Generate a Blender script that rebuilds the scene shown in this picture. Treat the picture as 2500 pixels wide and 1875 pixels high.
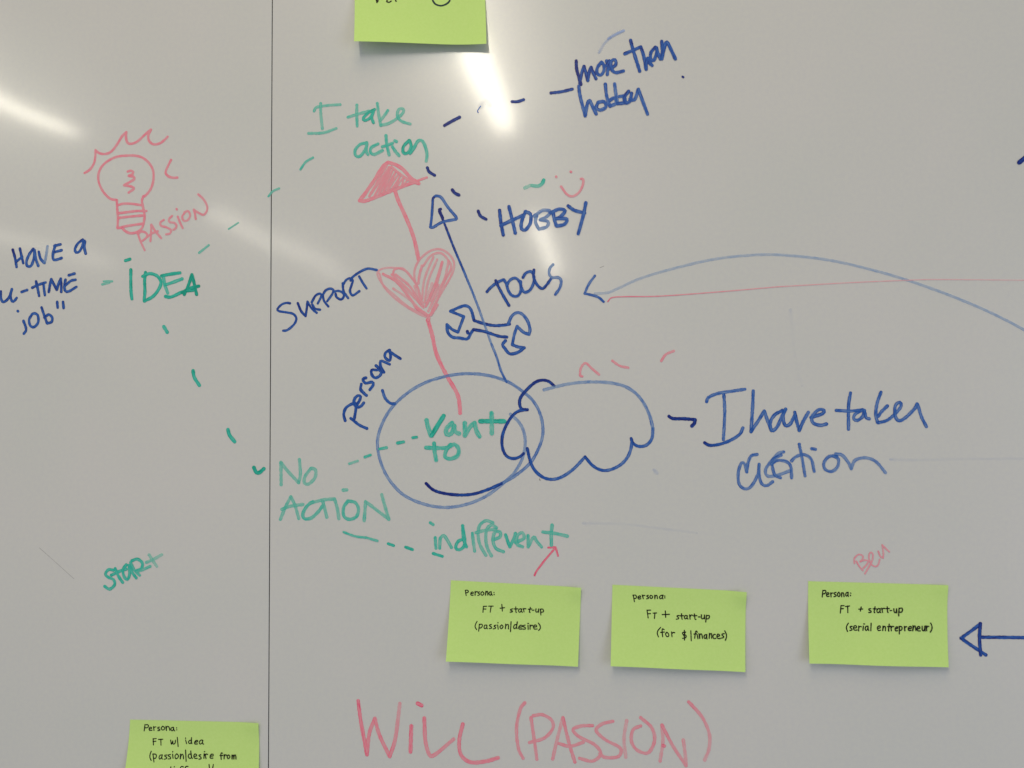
import bpy, math, random
from mathutils import Matrix, Vector
random.seed(11)
for o in list(bpy.data.objects): bpy.data.objects.remove(o)
S = bpy.context.scene
COL = S.collection

# ------------------------------------------------------------------ camera
cam = bpy.data.cameras.new('camera'); cam.lens = 32.400; cam.sensor_width = 36; cam.clip_start = .02; cam.clip_end = 100
co = bpy.data.objects.new('camera', cam); COL.objects.link(co)
co.matrix_world = Matrix([[0.9960237, 0.0065761, 0.0888454, 0.0], [0.089014, -0.0326998, -0.9954935, -0.9], [-0.0036412, 0.9994436, -0.0331552, 0.0], [0.0, 0.0, 0.0, 1.0]])
S.camera = co
S.cycles.transparent_max_bounces = 64

# ------------------------------------------------------------------ light: dim even room light, ceiling strips, added warm and cool fills
S.view_settings.view_transform = 'Standard'; S.view_settings.look = 'None'
S.view_settings.exposure = .17; S.view_settings.gamma = 1; S.view_settings.use_curve_mapping = False
W = bpy.data.worlds.new('World'); S.world = W; W.use_nodes = True
W.node_tree.nodes['Background'].inputs['Color'].default_value = (.935, .96, 1.04, 1)
W.node_tree.nodes['Background'].inputs['Strength'].default_value = .262

def area(name, loc, aim, sx, sy, power, col, spread=180):
    l = bpy.data.lights.new(name, 'AREA'); l.shape = 'RECTANGLE'; l.size = sx; l.size_y = sy
    l.energy = power; l.color = col; l.spread = math.radians(spread)
    o = bpy.data.objects.new(name, l); COL.objects.link(o)
    o.location = loc
    o.rotation_euler = (Vector(aim) - Vector(loc)).to_track_quat('-Z', 'Y').to_euler()
    return o
WARM = (1.0, .93, .76)
# rows of fluorescent strips on the ceiling, square to the board
HC = 1.25
def strip(x, y0, y1, w, rad):
    l = bpy.data.lights.new('ceiling_strip', 'AREA'); l.shape = 'RECTANGLE'; l.size = w; l.size_y = y1 - y0
    l.energy = rad * math.pi * w * (y1 - y0); l.color = WARM
    o = bpy.data.objects.new('ceiling_strip', l); COL.objects.link(o); o.location = (x, (y0 + y1)/2, HC)
STRIPS = [(-.40, -3.12, -1.2, .10, 34), (-2.30, -2.95, -1.2, .09, 32),
          (-.36, -7.6, -4.9, .07, 42), (-2.35, -7.6, -4.5, .10, 15), (-4.1, -6.6, -4.5, .10, 15)]
for a in STRIPS: strip(*a)
area('cool_right_fill', (2.4, -2.2, -.3), (.1, 0, -.1), 1.4, 1.8, 15.5, (.78, .88, 1.0))  # soft cool fill added low on the right; no window is known there
area('warm_top_fill', (-.05, -1.05, 1.75), (0, 0, -.1), .8, 1.0, 9.0, (1.0, .80, .42))  # added overhead fill that warms the upper board, not a known fixture

# ------------------------------------------------------------------ helpers
def mat(name, build):
    m = bpy.data.materials.new(name); m.use_nodes = True
    nt = m.node_tree; p = nt.nodes['Principled BSDF']; build(nt, p); return m
def node(nt, t, **k):
    n = nt.nodes.new(t)
    for a, v in k.items(): setattr(n, a, v)
    return n
def link(nt, a, b): nt.links.new(a, b)
def obj(name, mesh, m, parent=None, label=None):
    o = bpy.data.objects.new(name, mesh); COL.objects.link(o)
    if m: mesh.materials.append(m)
    if parent: o.parent = parent
    if label: o['label'] = label
    return o
def box_mesh(name, x0, x1, y0, y1, z0, z1):
    me = bpy.data.meshes.new(name)
    v = [(x, y, z) for x in (x0, x1) for y in (y0, y1) for z in (z0, z1)]
    f = [(0,1,3,2),(4,6,7,5),(0,4,5,1),(2,3,7,6),(0,2,6,4),(1,5,7,3)]
    me.from_pydata(v, [], f); me.update(); return me

# ------------------------------------------------------------------ materials
def board_build(nt, p):
    tc = node(nt, 'ShaderNodeTexCoord')
    n1 = node(nt, 'ShaderNodeTexNoise'); n1.inputs['Scale'].default_value = 5; n1.inputs['Detail'].default_value = 5
    n2 = node(nt, 'ShaderNodeTexNoise'); n2.inputs['Scale'].default_value = 260; n2.inputs['Detail'].default_value = 3
    link(nt, tc.outputs['Object'], n1.inputs['Vector']); link(nt, tc.outputs['Object'], n2.inputs['Vector'])
    r = node(nt, 'ShaderNodeValToRGB')
    r.color_ramp.elements[0].position = .35; r.color_ramp.elements[0].color = (.622, .632, .625, 1)
    r.color_ramp.elements[1].position = .65; r.color_ramp.elements[1].color = (.645, .642, .64, 1)
    link(nt, n1.outputs['Fac'], r.inputs['Fac'])
    g = node(nt, 'ShaderNodeValToRGB')
    g.color_ramp.elements[0].position = .3; g.color_ramp.elements[0].color = (.965, .965, .98, 1)
    g.color_ramp.elements[1].position = .7; g.color_ramp.elements[1].color = (1, 1, .985, 1)
    link(nt, n2.outputs['Fac'], g.inputs['Fac'])
    mx = node(nt, 'ShaderNodeMix', data_type='RGBA', blend_type='MULTIPLY'); mx.inputs['Factor'].default_value = 1
    link(nt, r.outputs['Color'], mx.inputs['A']); link(nt, g.outputs['Color'], mx.inputs['B'])
    link(nt, mx.outputs['Result'], p.inputs['Base Color'])
    # wiping leaves the gloss uneven
    n3 = node(nt, 'ShaderNodeTexNoise'); n3.inputs['Scale'].default_value = 9; n3.inputs['Detail'].default_value = 6
    link(nt, tc.outputs['Object'], n3.inputs['Vector'])
    mr = node(nt, 'ShaderNodeMapRange'); mr.inputs['To Min'].default_value = .06; mr.inputs['To Max'].default_value = .115
    link(nt, n3.outputs['Fac'], mr.inputs['Value']); link(nt, mr.outputs['Result'], p.inputs['Coat Roughness'])
    p.inputs['Roughness'].default_value = .24; p.inputs['IOR'].default_value = 1.55
    p.inputs['Coat Weight'].default_value = .6; p.inputs['Coat IOR'].default_value = 1.5
    # the sheet is not perfectly flat
    n4 = node(nt, 'ShaderNodeTexNoise'); n4.inputs['Scale'].default_value = 4.5; n4.inputs['Detail'].default_value = 1
    link(nt, tc.outputs['Object'], n4.inputs['Vector'])
    b = node(nt, 'ShaderNodeBump'); b.inputs['Strength'].default_value = 1; b.inputs['Distance'].default_value = .0016
    link(nt, n4.outputs['Fac'], b.inputs['Height']); link(nt, b.outputs['Normal'], p.inputs['Normal']); link(nt, b.outputs['Normal'], p.inputs['Coat Normal'])
M_BOARD = mat('whiteboard_enamel', board_build)
def core_build(nt, p):
    p.inputs['Base Color'].default_value = (.09, .075, .06, 1); p.inputs['Roughness'].default_value = .8
M_CORE = mat('panel_core', core_build)
def wall_build(nt, p):
    n = node(nt, 'ShaderNodeTexNoise'); n.inputs['Scale'].default_value = 30
    r = node(nt, 'ShaderNodeValToRGB'); r.color_ramp.elements[0].color = (.10, .09, .08, 1); r.color_ramp.elements[1].color = (.14, .13, .115, 1)
    link(nt, n.outputs['Fac'], r.inputs['Fac']); link(nt, r.outputs['Color'], p.inputs['Base Color']); p.inputs['Roughness'].default_value = .9
M_WALL = mat('wall_paint', wall_build)

def ink(name, light, mid, dark, spec=.25):
    """marker film: strength from the stroke's own density, fuller at its edges, streaked along its length"""
    def build(nt, p):
        uv = node(nt, 'ShaderNodeUVMap', uv_map='stroke')
        sep = node(nt, 'ShaderNodeSeparateXYZ'); link(nt, uv.outputs['UV'], sep.inputs['Vector'])
        at = node(nt, 'ShaderNodeAttribute', attribute_name='ink_load')
        def math_(op, a, b=None, clamp=False):
            m = node(nt, 'ShaderNodeMath', operation=op); m.use_clamp = clamp
            for i, v in enumerate((a, b)):
                if v is None: continue
                if isinstance(v, (int, float)): m.inputs[i].default_value = v
                else: link(nt, v, m.inputs[i])
            return m.outputs[0]
        edge = math_('POWER', math_('ABSOLUTE', sep.outputs['Y']), 2.5)
        cmb = node(nt, 'ShaderNodeCombineXYZ')
        link(nt, math_('MULTIPLY', sep.outputs['X'], .09), cmb.inputs['X']); link(nt, math_('MULTIPLY', sep.outputs['Y'], 1.3), cmb.inputs['Y'])
        link(nt, math_('MULTIPLY', at.outputs['Fac'], 7.3), cmb.inputs['Z'])
        ns = node(nt, 'ShaderNodeTexNoise'); ns.inputs['Scale'].default_value = 1.6; ns.inputs['Detail'].default_value = 4
        link(nt, cmb.outputs['Vector'], ns.inputs['Vector'])
        streak = math_('MULTIPLY', math_('SUBTRACT', ns.outputs['Fac'], .5), 1.25)
        d = math_('ADD', math_('ADD', at.outputs['Fac'], math_('MULTIPLY', edge, .16)), streak)
        d = math_('SUBTRACT', d, .04, True)
        r = node(nt, 'ShaderNodeValToRGB'); e = r.color_ramp.elements
        e[0].position = .1; e[0].color = light + (1,); e[1].position = .98; e[1].color = dark + (1,)
        m = e.new(.58); m.color = mid + (1,)
        link(nt, d, r.inputs['Fac']); link(nt, r.outputs['Color'], p.inputs['Base Color'])
        al = node(nt, 'ShaderNodeMapRange'); al.inputs['From Min'].default_value = -.45; al.inputs['From Max'].default_value = .75
        al.inputs['To Min'].default_value = .0; al.inputs['To Max'].default_value = .97
        raw = math_('ADD', at.outputs['Fac'], math_('ADD', math_('MULTIPLY', streak, .8), math_('MULTIPLY', edge, .1)))
        link(nt, raw, al.inputs['Value']); link(nt, al.outputs['Result'], p.inputs['Alpha'])
        p.inputs['Roughness'].default_value = .35; p.inputs['Specular IOR Level'].default_value = spec
    return mat(name, build)
INK = {
 'blue': ink('blue_marker_ink', (.25, .42, .73), (.022, .125, .50), (.006, .013, .19)),
 'green': ink('green_marker_ink', (.28, .72, .61), (.05, .56, .46), (.003, .33, .24)),
 'pink': ink('pink_marker_ink', (.95, .55, .61), (.89, .33, .41), (.80, .095, .20)),
 'grey': ink('grey_residue', (.3, .3, .3), (.16, .16, .16), (.08, .08, .08)),
 'black': ink('black_pen_ink', (.05, .06, .035), (.015, .017, .012), (.008, .008, .007), .1),
 'teal': ink('dark_teal_pen_ink', (.05, .12, .12), (.012, .05, .06), (.008, .03, .04), .1),
}
def smear(name, col, amount):
    """wiped marker residue: thin, fading out towards its sides"""
    def build(nt, p):
        uv = node(nt, 'ShaderNodeUVMap', uv_map='stroke')
        sep = node(nt, 'ShaderNodeSeparateXYZ'); link(nt, uv.outputs['UV'], sep.inputs['Vector'])
        def m(op, a, b):
            k = node(nt, 'ShaderNodeMath', operation=op)
            for i, v in enumerate((a, b)):
                if isinstance(v, (int, float)): k.inputs[i].default_value = v
                else: link(nt, v, k.inputs[i])
            return k.outputs[0]
        sq = m('MULTIPLY', sep.outputs['Y'], sep.outputs['Y']); fall = m('SUBTRACT', 1, sq)
        at = node(nt, 'ShaderNodeAttribute', attribute_name='ink_load')
        tc = node(nt, 'ShaderNodeTexCoord'); n = node(nt, 'ShaderNodeTexNoise'); n.inputs['Scale'].default_value = 60
        link(nt, tc.outputs['Object'], n.inputs['Vector'])
        a = m('MULTIPLY', m('MULTIPLY', m('MULTIPLY', fall, fall), at.outputs['Fac']), m('MULTIPLY', n.outputs['Fac'], 2*amount))
        link(nt, a, p.inputs['Alpha']); p.inputs['Base Color'].default_value = col + (1,)
        p.inputs['Roughness'].default_value = .5; p.inputs['Specular IOR Level'].default_value = .1
    return mat(name, build)
INK['blue smear'] = smear('wiped_blue_residue', (.36, .47, .78), 1.)
INK['green smear'] = smear('wiped_green_residue', (.45, .62, .56), 1.)
def paper_build(nt, p):
    tc = node(nt, 'ShaderNodeTexCoord')
    n = node(nt, 'ShaderNodeTexNoise'); n.inputs['Scale'].default_value = 420; n.inputs['Detail'].default_value = 4
    link(nt, tc.outputs['Object'], n.inputs['Vector'])
    r = node(nt, 'ShaderNodeValToRGB')
    r.color_ramp.elements[0].position = .3; r.color_ramp.elements[0].color = (.68, .95, .31, 1)
    r.color_ramp.elements[1].position = .7; r.color_ramp.elements[1].color = (.72, .98, .34, 1)
    link(nt, n.outputs['Fac'], r.inputs['Fac']); link(nt, r.outputs['Color'], p.inputs['Base Color'])
    p.inputs['Roughness'].default_value = .85; p.inputs['Specular IOR Level'].default_value = .15
    b = node(nt, 'ShaderNodeBump'); b.inputs['Strength'].default_value = .15; b.inputs['Distance'].default_value = .0004
    link(nt, n.outputs['Fac'], b.inputs['Height']); link(nt, b.outputs['Normal'], p.inputs['Normal'])
    tr = node(nt, 'ShaderNodeBsdfTranslucent'); tr.inputs['Color'].default_value = (.5, .75, .16, 1)
    mx = node(nt, 'ShaderNodeMixShader'); mx.inputs['Fac'].default_value = .2
    out = nt.nodes['Material Output']
    link(nt, p.outputs[0], mx.inputs[1]); link(nt, tr.outputs[0], mx.inputs[2]); link(nt, mx.outputs[0], out.inputs['Surface'])
M_PAPER = mat('green_note_paper', paper_build)

# ------------------------------------------------------------------ the setting and the two board panels
SEAM = -0.32413
GAP = .0008
wall = obj('wall', box_mesh('wall', -2.6, 2.6, .016, .12, -1.5, 1.5), M_WALL); wall['kind'] = 'structure'
def panel(x0, x1, label):
    root = bpy.data.objects.new('whiteboard_panel', None); COL.objects.link(root)
    root.location = ((x0 + x1)/2, .008, -.62)
    root['label'] = label; root['category'] = 'whiteboard'; root['group'] = 'whiteboard panels'
    cx, cz = root.location.x, root.location.z
    core = obj('backing_board', box_mesh('backing_board', x0 - cx + .0006, x1 - cx - .0006, -.0066, .008, 0, 1.3), M_CORE, root)
    sheet = obj('writing_surface', box_mesh('writing_surface', x0 - cx, x1 - cx, -.008, -.0066, 0, 1.3), M_BOARD, root)
    b = sheet.modifiers.new('edge', 'BEVEL'); b.width = .0005; b.segments = 2
    return root
PANEL = {'L': panel(SEAM - GAP/2 - 1.22, SEAM - GAP/2, 'white glossy board panel left of the joint, with the light bulb drawing'),
         'R': panel(SEAM + GAP/2, SEAM + GAP/2 + 1.22, 'wide white glossy board panel right of the joint, with the circle and cloud drawing')}

# ------------------------------------------------------------------ strokes
def spline(pts, step):
    """Catmull-Rom through the points, broken at corners; pts = [(x, z, corner)]"""
    runs, cur = [], [pts[0]]
    for p in pts[1:]:
        cur.append(p)
        if p[2]: runs.append(cur); cur = [p]
    if len(cur) > 1: runs.append(cur)
    out = []
    for r in runs:
        P = [Vector((a[0], a[1])) for a in r]
        P = [2*P[0] - P[1]] + P + [2*P[-1] - P[-2]] if len(P) > 1 else P
        for i in range(1, len(P) - 2):
            p0, p1, p2, p3 = P[i-1:i+3]
            n = max(2, int((p2 - p1).length/step))
            for k in range(n):
                t = k/n
                out.append(.5*((2*p1) + (p2 - p0)*t + (2*p0 - 5*p1 + 4*p2 - p3)*t*t + (3*p1 - p0 - 3*p2 + p3)*t**3))
        end = P[-2]
    out.append(end)
    q = [out[0]]
    for p in out[1:]:
        if (p - q[-1]).length > step*.15: q.append(p)
    return q if len(q) > 1 else [out[0], out[0] + Vector((step, 0))]
class Ink:
    def __init__(s): s.v = []; s.f = []; s.uv = []; s.d = []; s.n = 0
    def stroke(s, pts, w, d0, d1):
        """one pen stroke; a hairpin turn starts a new ribbon on top of the last"""
        runs, cur = [], [pts[0]]
        for p in pts[1:]:
            cur.append((p[0], p[1], False))
            if p[2]: runs.append(cur); cur = [(p[0], p[1], False)]
        if len(cur) > 1: runs.append(cur)
        n = len(runs)
        for i, r in enumerate(runs):
            s.ribbon(r, w, d0 + (d1 - d0)*i/n, d0 + (d1 - d0)*(i + 1)/n, i == 0, i == n - 1)
    def ribbon(s, pts, w, d0, d1, first, last):
        """a ribbon with round ends; every ribbon lies a hair above the one before"""
        P = spline(pts, max(w*.45, .0009)); h = w/2; n = len(P); base = s.n*1.2e-5; s.n += 1
        ph = random.uniform(0, 50); rows = []; length = 0
        def d_at(t): return d0 + (d1 - d0)*t
        tan = []
        for i in range(n):
            t = (P[min(i+1, n-1)] - P[max(i-1, 0)])
            tan.append(t.normalized() if t.length > 1e-9 else Vector((1, 0)))
        wob = [random.uniform(.88, 1.1) for _ in range(n)]
        def row(c, t, hw, al, dd, k):
            nn = Vector((-t.y, t.x)); r = []
            for a in (-1, -.5, 0, .5, 1):
                r.append(len(s.v)); p = c + nn*hw*a; s.v.append((p.x, p.y, base + k)); s.uv.append((al + ph, a)); s.d.append(dd)
            rows.append(r)
        dot = .10 if d0 > 0 else 0; dot_a = dot*first; dot_b = dot*.6*last
        for a in (88, 60, 30): row(P[0] - tan[0]*h*math.sin(math.radians(a)), tan[0], h*math.cos(math.radians(a)), -1, d_at(0) + dot_a, 0)
        for i in range(n):
            if i: length += (P[i] - P[i-1]).length
            t = i/max(1, n-1)
            e = dot_a*(math.exp(-length/.0035))
            row(P[i], tan[i], h*wob[i], length*1000, d_at(t) + e, 8e-6*t)
        for a in (30, 60, 88): row(P[-1] + tan[-1]*h*math.sin(math.radians(a)), tan[-1], h*math.cos(math.radians(a)), length*1000 + 1, d_at(1) + dot_b, 9e-6)
        for a, b in zip(rows, rows[1:]):
            for k in range(4): s.f.append((a[k], b[k], b[k+1], a[k+1]))
    def mesh(s, name, place):
        """place(x, z, height) -> 3D point"""
        me = bpy.data.meshes.new(name)
        me.from_pydata([place(*p) for p in s.v], [], s.f)
        uv = me.uv_layers.new(name='stroke')
        for l in me.loops: uv.data[l.index].uv = s.uv[l.vertex_index]
        at = me.attributes.new('ink_load', 'FLOAT', 'POINT')
        for i, d in enumerate(s.d): at.data[i].value = d
        me.update(); return me
def pts_of(txt, k):
    r = []
    for p in txt.split():
        c = p.endswith('!'); a, b = p.rstrip('!').split(',')
        r.append((int(a)*k, int(b)*k, c))
    return r
lift = [0]
def draw(name, label, colour, strokes, parent):
    i = Ink()
    for s in strokes:
        h, t = s.split(';'); w, d0, d1 = map(float, h.split())
        i.stroke(pts_of(t, 1e-4), w/1000, d0, d1)
    x = [v[0] for v in i.v]; z = [v[1] for v in i.v]
    cx, cz = (min(x) + max(x))/2, min(z)
    lift[0] += 1
    hgt = 1.0e-4 + (lift[0] % 40)*1e-5
    me = i.mesh(name, lambda a, b, c: (a - cx, -c, b - cz))
    o = obj(name, me, INK[colour], parent, label)
    q = Vector((0, 0, 0)); p = parent
    while p: q += p.location; p = p.parent
    o.location = Vector((cx, -hgt, cz)) - q
    return o
# board side, name, label, ink, strokes "width mm, start and end density; points in 0.1 mm on the board", sub-parts
MARKS = [
('L','light_bulb_drawing','pink light bulb drawn with a marker','pink',['2.52 0.62 0.62;-4871,2216 -4945,2235 -5017,2306 -5064,2399 -5072,2486 -5038,2566 -4967,2627 -4866,2667 -4723,2674 -4616,2655 -4538,2598 -4490,2522 -4481,2424 -4504,2333 -4553,2265 -4588,2243'],[('glow_rays', 'pink wavy rays round the light bulb', ['2.52 0.62 0.62;-5221,2507 -5164,2540 -5122,2603 -5108,2671 -5106,2741! -5058,2705 -4986,2700 -4926,2730 -4868,2803 -4821,2877 -4776,2918! -4779,2858 -4760,2805 -4719,2796 -4653,2820 -4583,2881 -4514,2936! -4541,2874 -4529,2816 -4481,2782 -4416,2792 -4363,2828 -4336,2856', '2.52 0.62 0.62;-4296,2616 -4337,2535 -4352,2483 -4318,2445 -4271,2432 -4227,2432']), ('filament', 'pink squiggle inside the light bulb', ['2.52 0.62 0.62;-4757,2509 -4722,2516 -4698,2501 -4709,2476! -4751,2463 -4697,2455 -4687,2429 -4720,2407 -4794,2369! -4708,2349 -4690,2328 -4745,2291']), ('screw_base', 'striped pink screw base of the light bulb', ['2.52 0.62 0.62;-4588,2249 -4602,2198 -4585,2117 -4572,2048 -4580,1979 -4591,1945', '2.52 0.62 0.62;-4871,2216! -4865,2124 -4857,2032 -4860,1928! -4816,1930', '2.52 0.62 0.62;-4858,2164 -4801,2177 -4718,2175 -4611,2158', '2.52 0.62 0.62;-4850,2080 -4776,2087 -4658,2098 -4554,2096', '2.52 0.62 0.62;-4850,2031 -4752,2041 -4586,2051', '2.52 0.62 0.62;-4856,1926 -4751,1947 -4597,1966', '2.52 0.62 0.62;-4810,1930 -4774,1892 -4715,1870 -4644,1884 -4597,1923 -4588,1957'])]),
('L','handwritten_word','word PASSION slanting up in pink','pink',['2.19 0.55 0.55;-4644,1872 -4613,1786 -4568,1693', '2.19 0.55 0.55;-4644,1861 -4602,1885 -4555,1870 -4543,1836 -4566,1808 -4590,1791', '2.19 0.55 0.55;-4507,1784 -4502,1875 -4500,1955! -4455,1885 -4393,1813', '2.19 0.55 0.55;-4590,1791 -4502,1858 -4431,1885', '2.19 0.55 0.55;-4367,2000 -4402,1976 -4396,1941 -4337,1923 -4290,1893 -4301,1859 -4342,1851', '2.19 0.55 0.55;-4279,2039 -4312,2008 -4304,1976 -4255,1967 -4231,1935 -4249,1904 -4266,1898', '2.19 0.55 0.55;-4220,2031 -4196,1971 -4166,1911', '2.19 0.55 0.55;-4233,2111 -4230,2102', '2.19 0.55 0.55;-4150,2063 -4173,2027 -4155,1987 -4114,1992 -4089,2037 -4109,2083 -4150,2073', '2.19 0.55 0.55;-4029,2001 -4038,2059 -4051,2099! -3998,2063 -3945,2043 -3910,2090 -3916,2147 -3952,2205 -4005,2254'],[]),
('L','handwritten_word','blue word HAVE','blue',['2.96 0.97 0.7;-5991,1726 -5966,1644 -5946,1546', '2.96 0.8 0.8;-5913,1736 -5893,1655 -5874,1585', '2.96 0.65 0.65;-5947,1604 -5887,1649', '2.96 0.65 0.65;-5767,1730 -5809,1676 -5838,1607 -5831,1555 -5789,1555 -5760,1629 -5752,1715! -5739,1629 -5710,1553', '2.96 0.65 0.65;-5706,1697 -5687,1628 -5644,1581', '2.96 0.2 0.2;-5644,1581 -5627,1650 -5613,1753', '2.96 0.65 0.65;-5526,1763 -5549,1694 -5551,1625 -5524,1611 -5458,1629', '2.96 0.65 0.65;-5538,1757 -5472,1771', '2.96 0.65 0.65;-5537,1692 -5459,1710'],[]),
('L','handwritten_word','small blue letter a after HAVE','blue',['2.96 0.68 0.68;-5233,1815 -5286,1775 -5315,1718 -5303,1684 -5267,1694 -5232,1757 -5224,1809 -5208,1791! -5214,1734 -5199,1670'],[]),
('L','handwritten_word','blue word ending LL-TIME at left edge','blue',['2.85 0.7 0.7;-6115,1294 -6111,1219 -6086,1184 -6044,1207 -6014,1253 -5994,1316! -6008,1241 -5989,1189 -5965,1194 -5941,1223', '2.85 0.7 0.7;-5888,1285 -5827,1304', '2.85 0.7 0.7;-5773,1327 -5713,1354 -5629,1379', '2.85 0.7 0.7;-5732,1392 -5713,1317 -5697,1242', '2.85 0.7 0.7;-5651,1374 -5643,1304 -5634,1249', '2.85 0.8 0.8;-5592,1281 -5581,1349 -5567,1412! -5533,1349 -5506,1302! -5485,1371 -5464,1416! -5458,1347 -5457,1279', '2.85 0.7 0.7;-5413,1404 -5424,1335 -5412,1287 -5376,1283 -5295,1328', '2.85 0.7 0.7;-5413,1347 -5353,1392 -5305,1402', '2.85 0.7 0.7;-5378,1449 -5316,1466'],[]),
('L','handwritten_word','blue word job with closing quotation marks','blue',['2.85 0.68 0.68;-5927,1088 -5923,1085', '2.85 0.68 0.68;-5863,985 -5840,928 -5833,887 -5857,853', '2.85 0.68 0.68;-5770,1053 -5802,996 -5786,933 -5743,921 -5702,972 -5709,1041 -5746,1062 -5770,1053', '2.85 0.68 0.68;-5668,1121 -5643,1052 -5606,957', '2.85 0.68 0.68;-5636,1017 -5589,1047 -5552,1016 -5558,970 -5606,957', '2.85 0.68 0.68;-5500,1176 -5494,1118', '2.85 0.68 0.68;-5437,1175 -5429,1112'],[]),
('L','handwritten_word','large green word IDEA','green',['3.40 0.72 0.72;-4771,1590 -4724,1604', '3.40 0.72 0.72;-4713,1495 -4712,1381 -4708,1267 -4698,1196', '3.40 0.8 0.8;-4557,1464 -4565,1379 -4561,1265 -4568,1187', '3.40 0.72 0.72;-4586,1425 -4509,1452 -4427,1422 -4391,1353 -4425,1274 -4483,1212 -4566,1171', '3.40 0.5 0.5;-4368,1432 -4353,1341 -4319,1250', '3.40 0.72 0.72;-4385,1427 -4297,1442 -4192,1454', '3.40 0.55 0.55;-4343,1335 -4261,1360 -4168,1392', '3.40 0.72 0.72;-4342,1216 -4283,1209 -4167,1259', '3.40 0.95 0.95;-4143,1233 -4103,1320 -4065,1433! -4041,1347 -4014,1231', '3.40 0.95 0.95;-4167,1253 -4073,1297 -3992,1315', '3.40 0.8 0.8;-4108,1269 -4050,1274'],[]),
('L','dash_mark','pale green dash before IDEA','green',['2.41 0.25 0.25;-5018,1349 -4941,1364', '2.41 0.25 0.25;-5001,1380 -4911,1379'],[]),
('L','dash_mark','pale green dash near the panel joint','green',['1.97 0.3 0.3;-3683,1891 -3583,1952'],[]),
('L','dash_mark','pale green dash above IDEA','green',['2.41 0.3 0.3;-3992,1654 -3890,1731'],[]),
('L','dash_mark','short green dash under IDEA','green',['3.73 0.55 0.55;-4357,907 -4321,850'],[]),
('L','dash_mark','curved green dash in the left chain','green',['3.73 0.65 0.65;-4045,455 -4031,387 -3978,308'],[]),
('L','dash_mark','lower curved green dash in the left chain','green',['3.73 0.65 0.65;-3676,-141 -3659,-197 -3606,-262'],[]),
('L','dash_mark','green tick beside the panel joint','green',['3.73 0.8 0.8;-3406,-520 -3380,-570 -3346,-570 -3302,-533'],[]),
('L','handwritten_word','green word START at a slant','green',['3.07 0.6 0.6;-4864,-1561 -4917,-1556 -4949,-1601 -4916,-1634 -4863,-1656 -4850,-1706 -4903,-1752 -4956,-1724', '3.07 0.6 0.6;-4887,-1612 -4799,-1571 -4729,-1548', '3.07 0.6 0.6;-4846,-1544 -4810,-1622 -4765,-1683', '3.07 0.6 0.6;-4729,-1504 -4764,-1554 -4752,-1621 -4716,-1654 -4693,-1598 -4700,-1509! -4670,-1576 -4623,-1636', '3.07 0.5 0.5;-4683,-1481 -4647,-1553 -4588,-1608', '3.07 0.6 0.6;-4671,-1464 -4613,-1446 -4560,-1485 -4571,-1541 -4623,-1564', '3.07 0.4 0.4;-4612,-1569 -4542,-1546 -4478,-1518', '3.07 0.3 0.1;-4519,-1479 -4449,-1450 -4356,-1399', '3.07 0.15 0.15;-4490,-1401 -4449,-1462 -4408,-1517'],[]),
('L','erased_smudge','faint scratch on the left panel','grey',['0.55 -0.1 -0.1;-5658,-1342 -5533,-1444 -5283,-1652'],[]),
('R','handwritten_word','thin pale green letter I with serifs','green',['2.85 0.32 0.32;-2800,3071 -2772,3110 -2646,3125 -2531,3128', '2.85 0.32 0.32;-2732,3148 -2731,3046 -2714,2887', '2.85 0.32 0.32;-2857,2846 -2702,2847 -2571,2888'],[]),
('R','handwritten_word','green word take','green',['2.96 0.37 0.37;-2360,3119 -2360,3011 -2356,2904', '2.96 0.37 0.37;-2451,2997 -2360,3023 -2235,3052', '2.96 0.7 0.7;-2178,3067 -2235,3041 -2292,2987 -2280,2958 -2223,2984 -2189,3051! -2206,2984 -2189,2933', '2.96 0.37 0.37;-2150,3129 -2138,3027 -2115,2902', '2.96 0.37 0.37;-2042,3052 -2087,2991 -2119,2953', '2.96 0.37 0.37;-2115,2904 -2031,2922 -1940,2975 -1884,3030 -1889,3063 -1931,3059 -1946,2998 -1906,2940 -1816,2909'],[]),
('R','handwritten_word','green word action under take','green',['3.18 0.46 0.46;-2257,2732 -2325,2717 -2376,2662 -2370,2606 -2325,2599 -2268,2670 -2257,2721! -2263,2648 -2245,2614', '3.18 0.46 0.46;-2144,2717 -2212,2680 -2217,2630 -2177,2612 -2098,2649', '3.18 0.46 0.46;-2062,2799 -2053,2709 -2030,2602', '3.18 0.46 0.46;-2098,2686 -1996,2719', '3.18 0.46 0.46;-1996,2685 -1968,2639 -1929,2593', '3.18 0.46 0.46;-1972,2743 -1954,2734', '3.18 0.75 0.75;-1827,2742 -1884,2682 -1884,2620 -1838,2619 -1805,2679 -1822,2741', '3.18 0.6 0.35;-1816,2612 -1782,2656 -1737,2733 -1692,2732 -1659,2664 -1645,2585 -1653,2529'],[]),
('R','dash_mark','green dash left of the word action','green',['2.41 0.45 0.45;-2939,2481 -2885,2553 -2810,2598'],[]),
('R','dash_mark','green dash crossing the panel joint','green',['2.28 0.35 0.35;-3269,2216 -3222,2267 -3159,2293'],[]),
('R','dash_mark','thick navy dash right of take','blue',['3.29 0.95 0.95;-1468,2882 -1401,2919 -1317,2960'],[]),
('R','dash_mark','navy dash under the word action','blue',['3.07 0.95 0.95;-1642,2462 -1625,2422 -1569,2384'],[]),
('R','dash_mark','short navy dash by the glare','blue',['3.07 0.85 0.85;-793,3098 -741,3096 -677,3114'],[]),
('R','dash_mark','long navy dash before hobby','blue',['3.07 0.8 0.8;-407,3172 -305,3181 -196,3203'],[]),
('R','dash_mark','navy dash above the blue arrow','blue',['3.32 0.9 0.9;-1391,2233 -1365,2200 -1326,2180'],[]),
('R','dash_mark','navy dash before HOBBY','blue',['2.98 0.9 0.9;-1133,2016 -1109,1965 -1055,1932'],[]),
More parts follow.
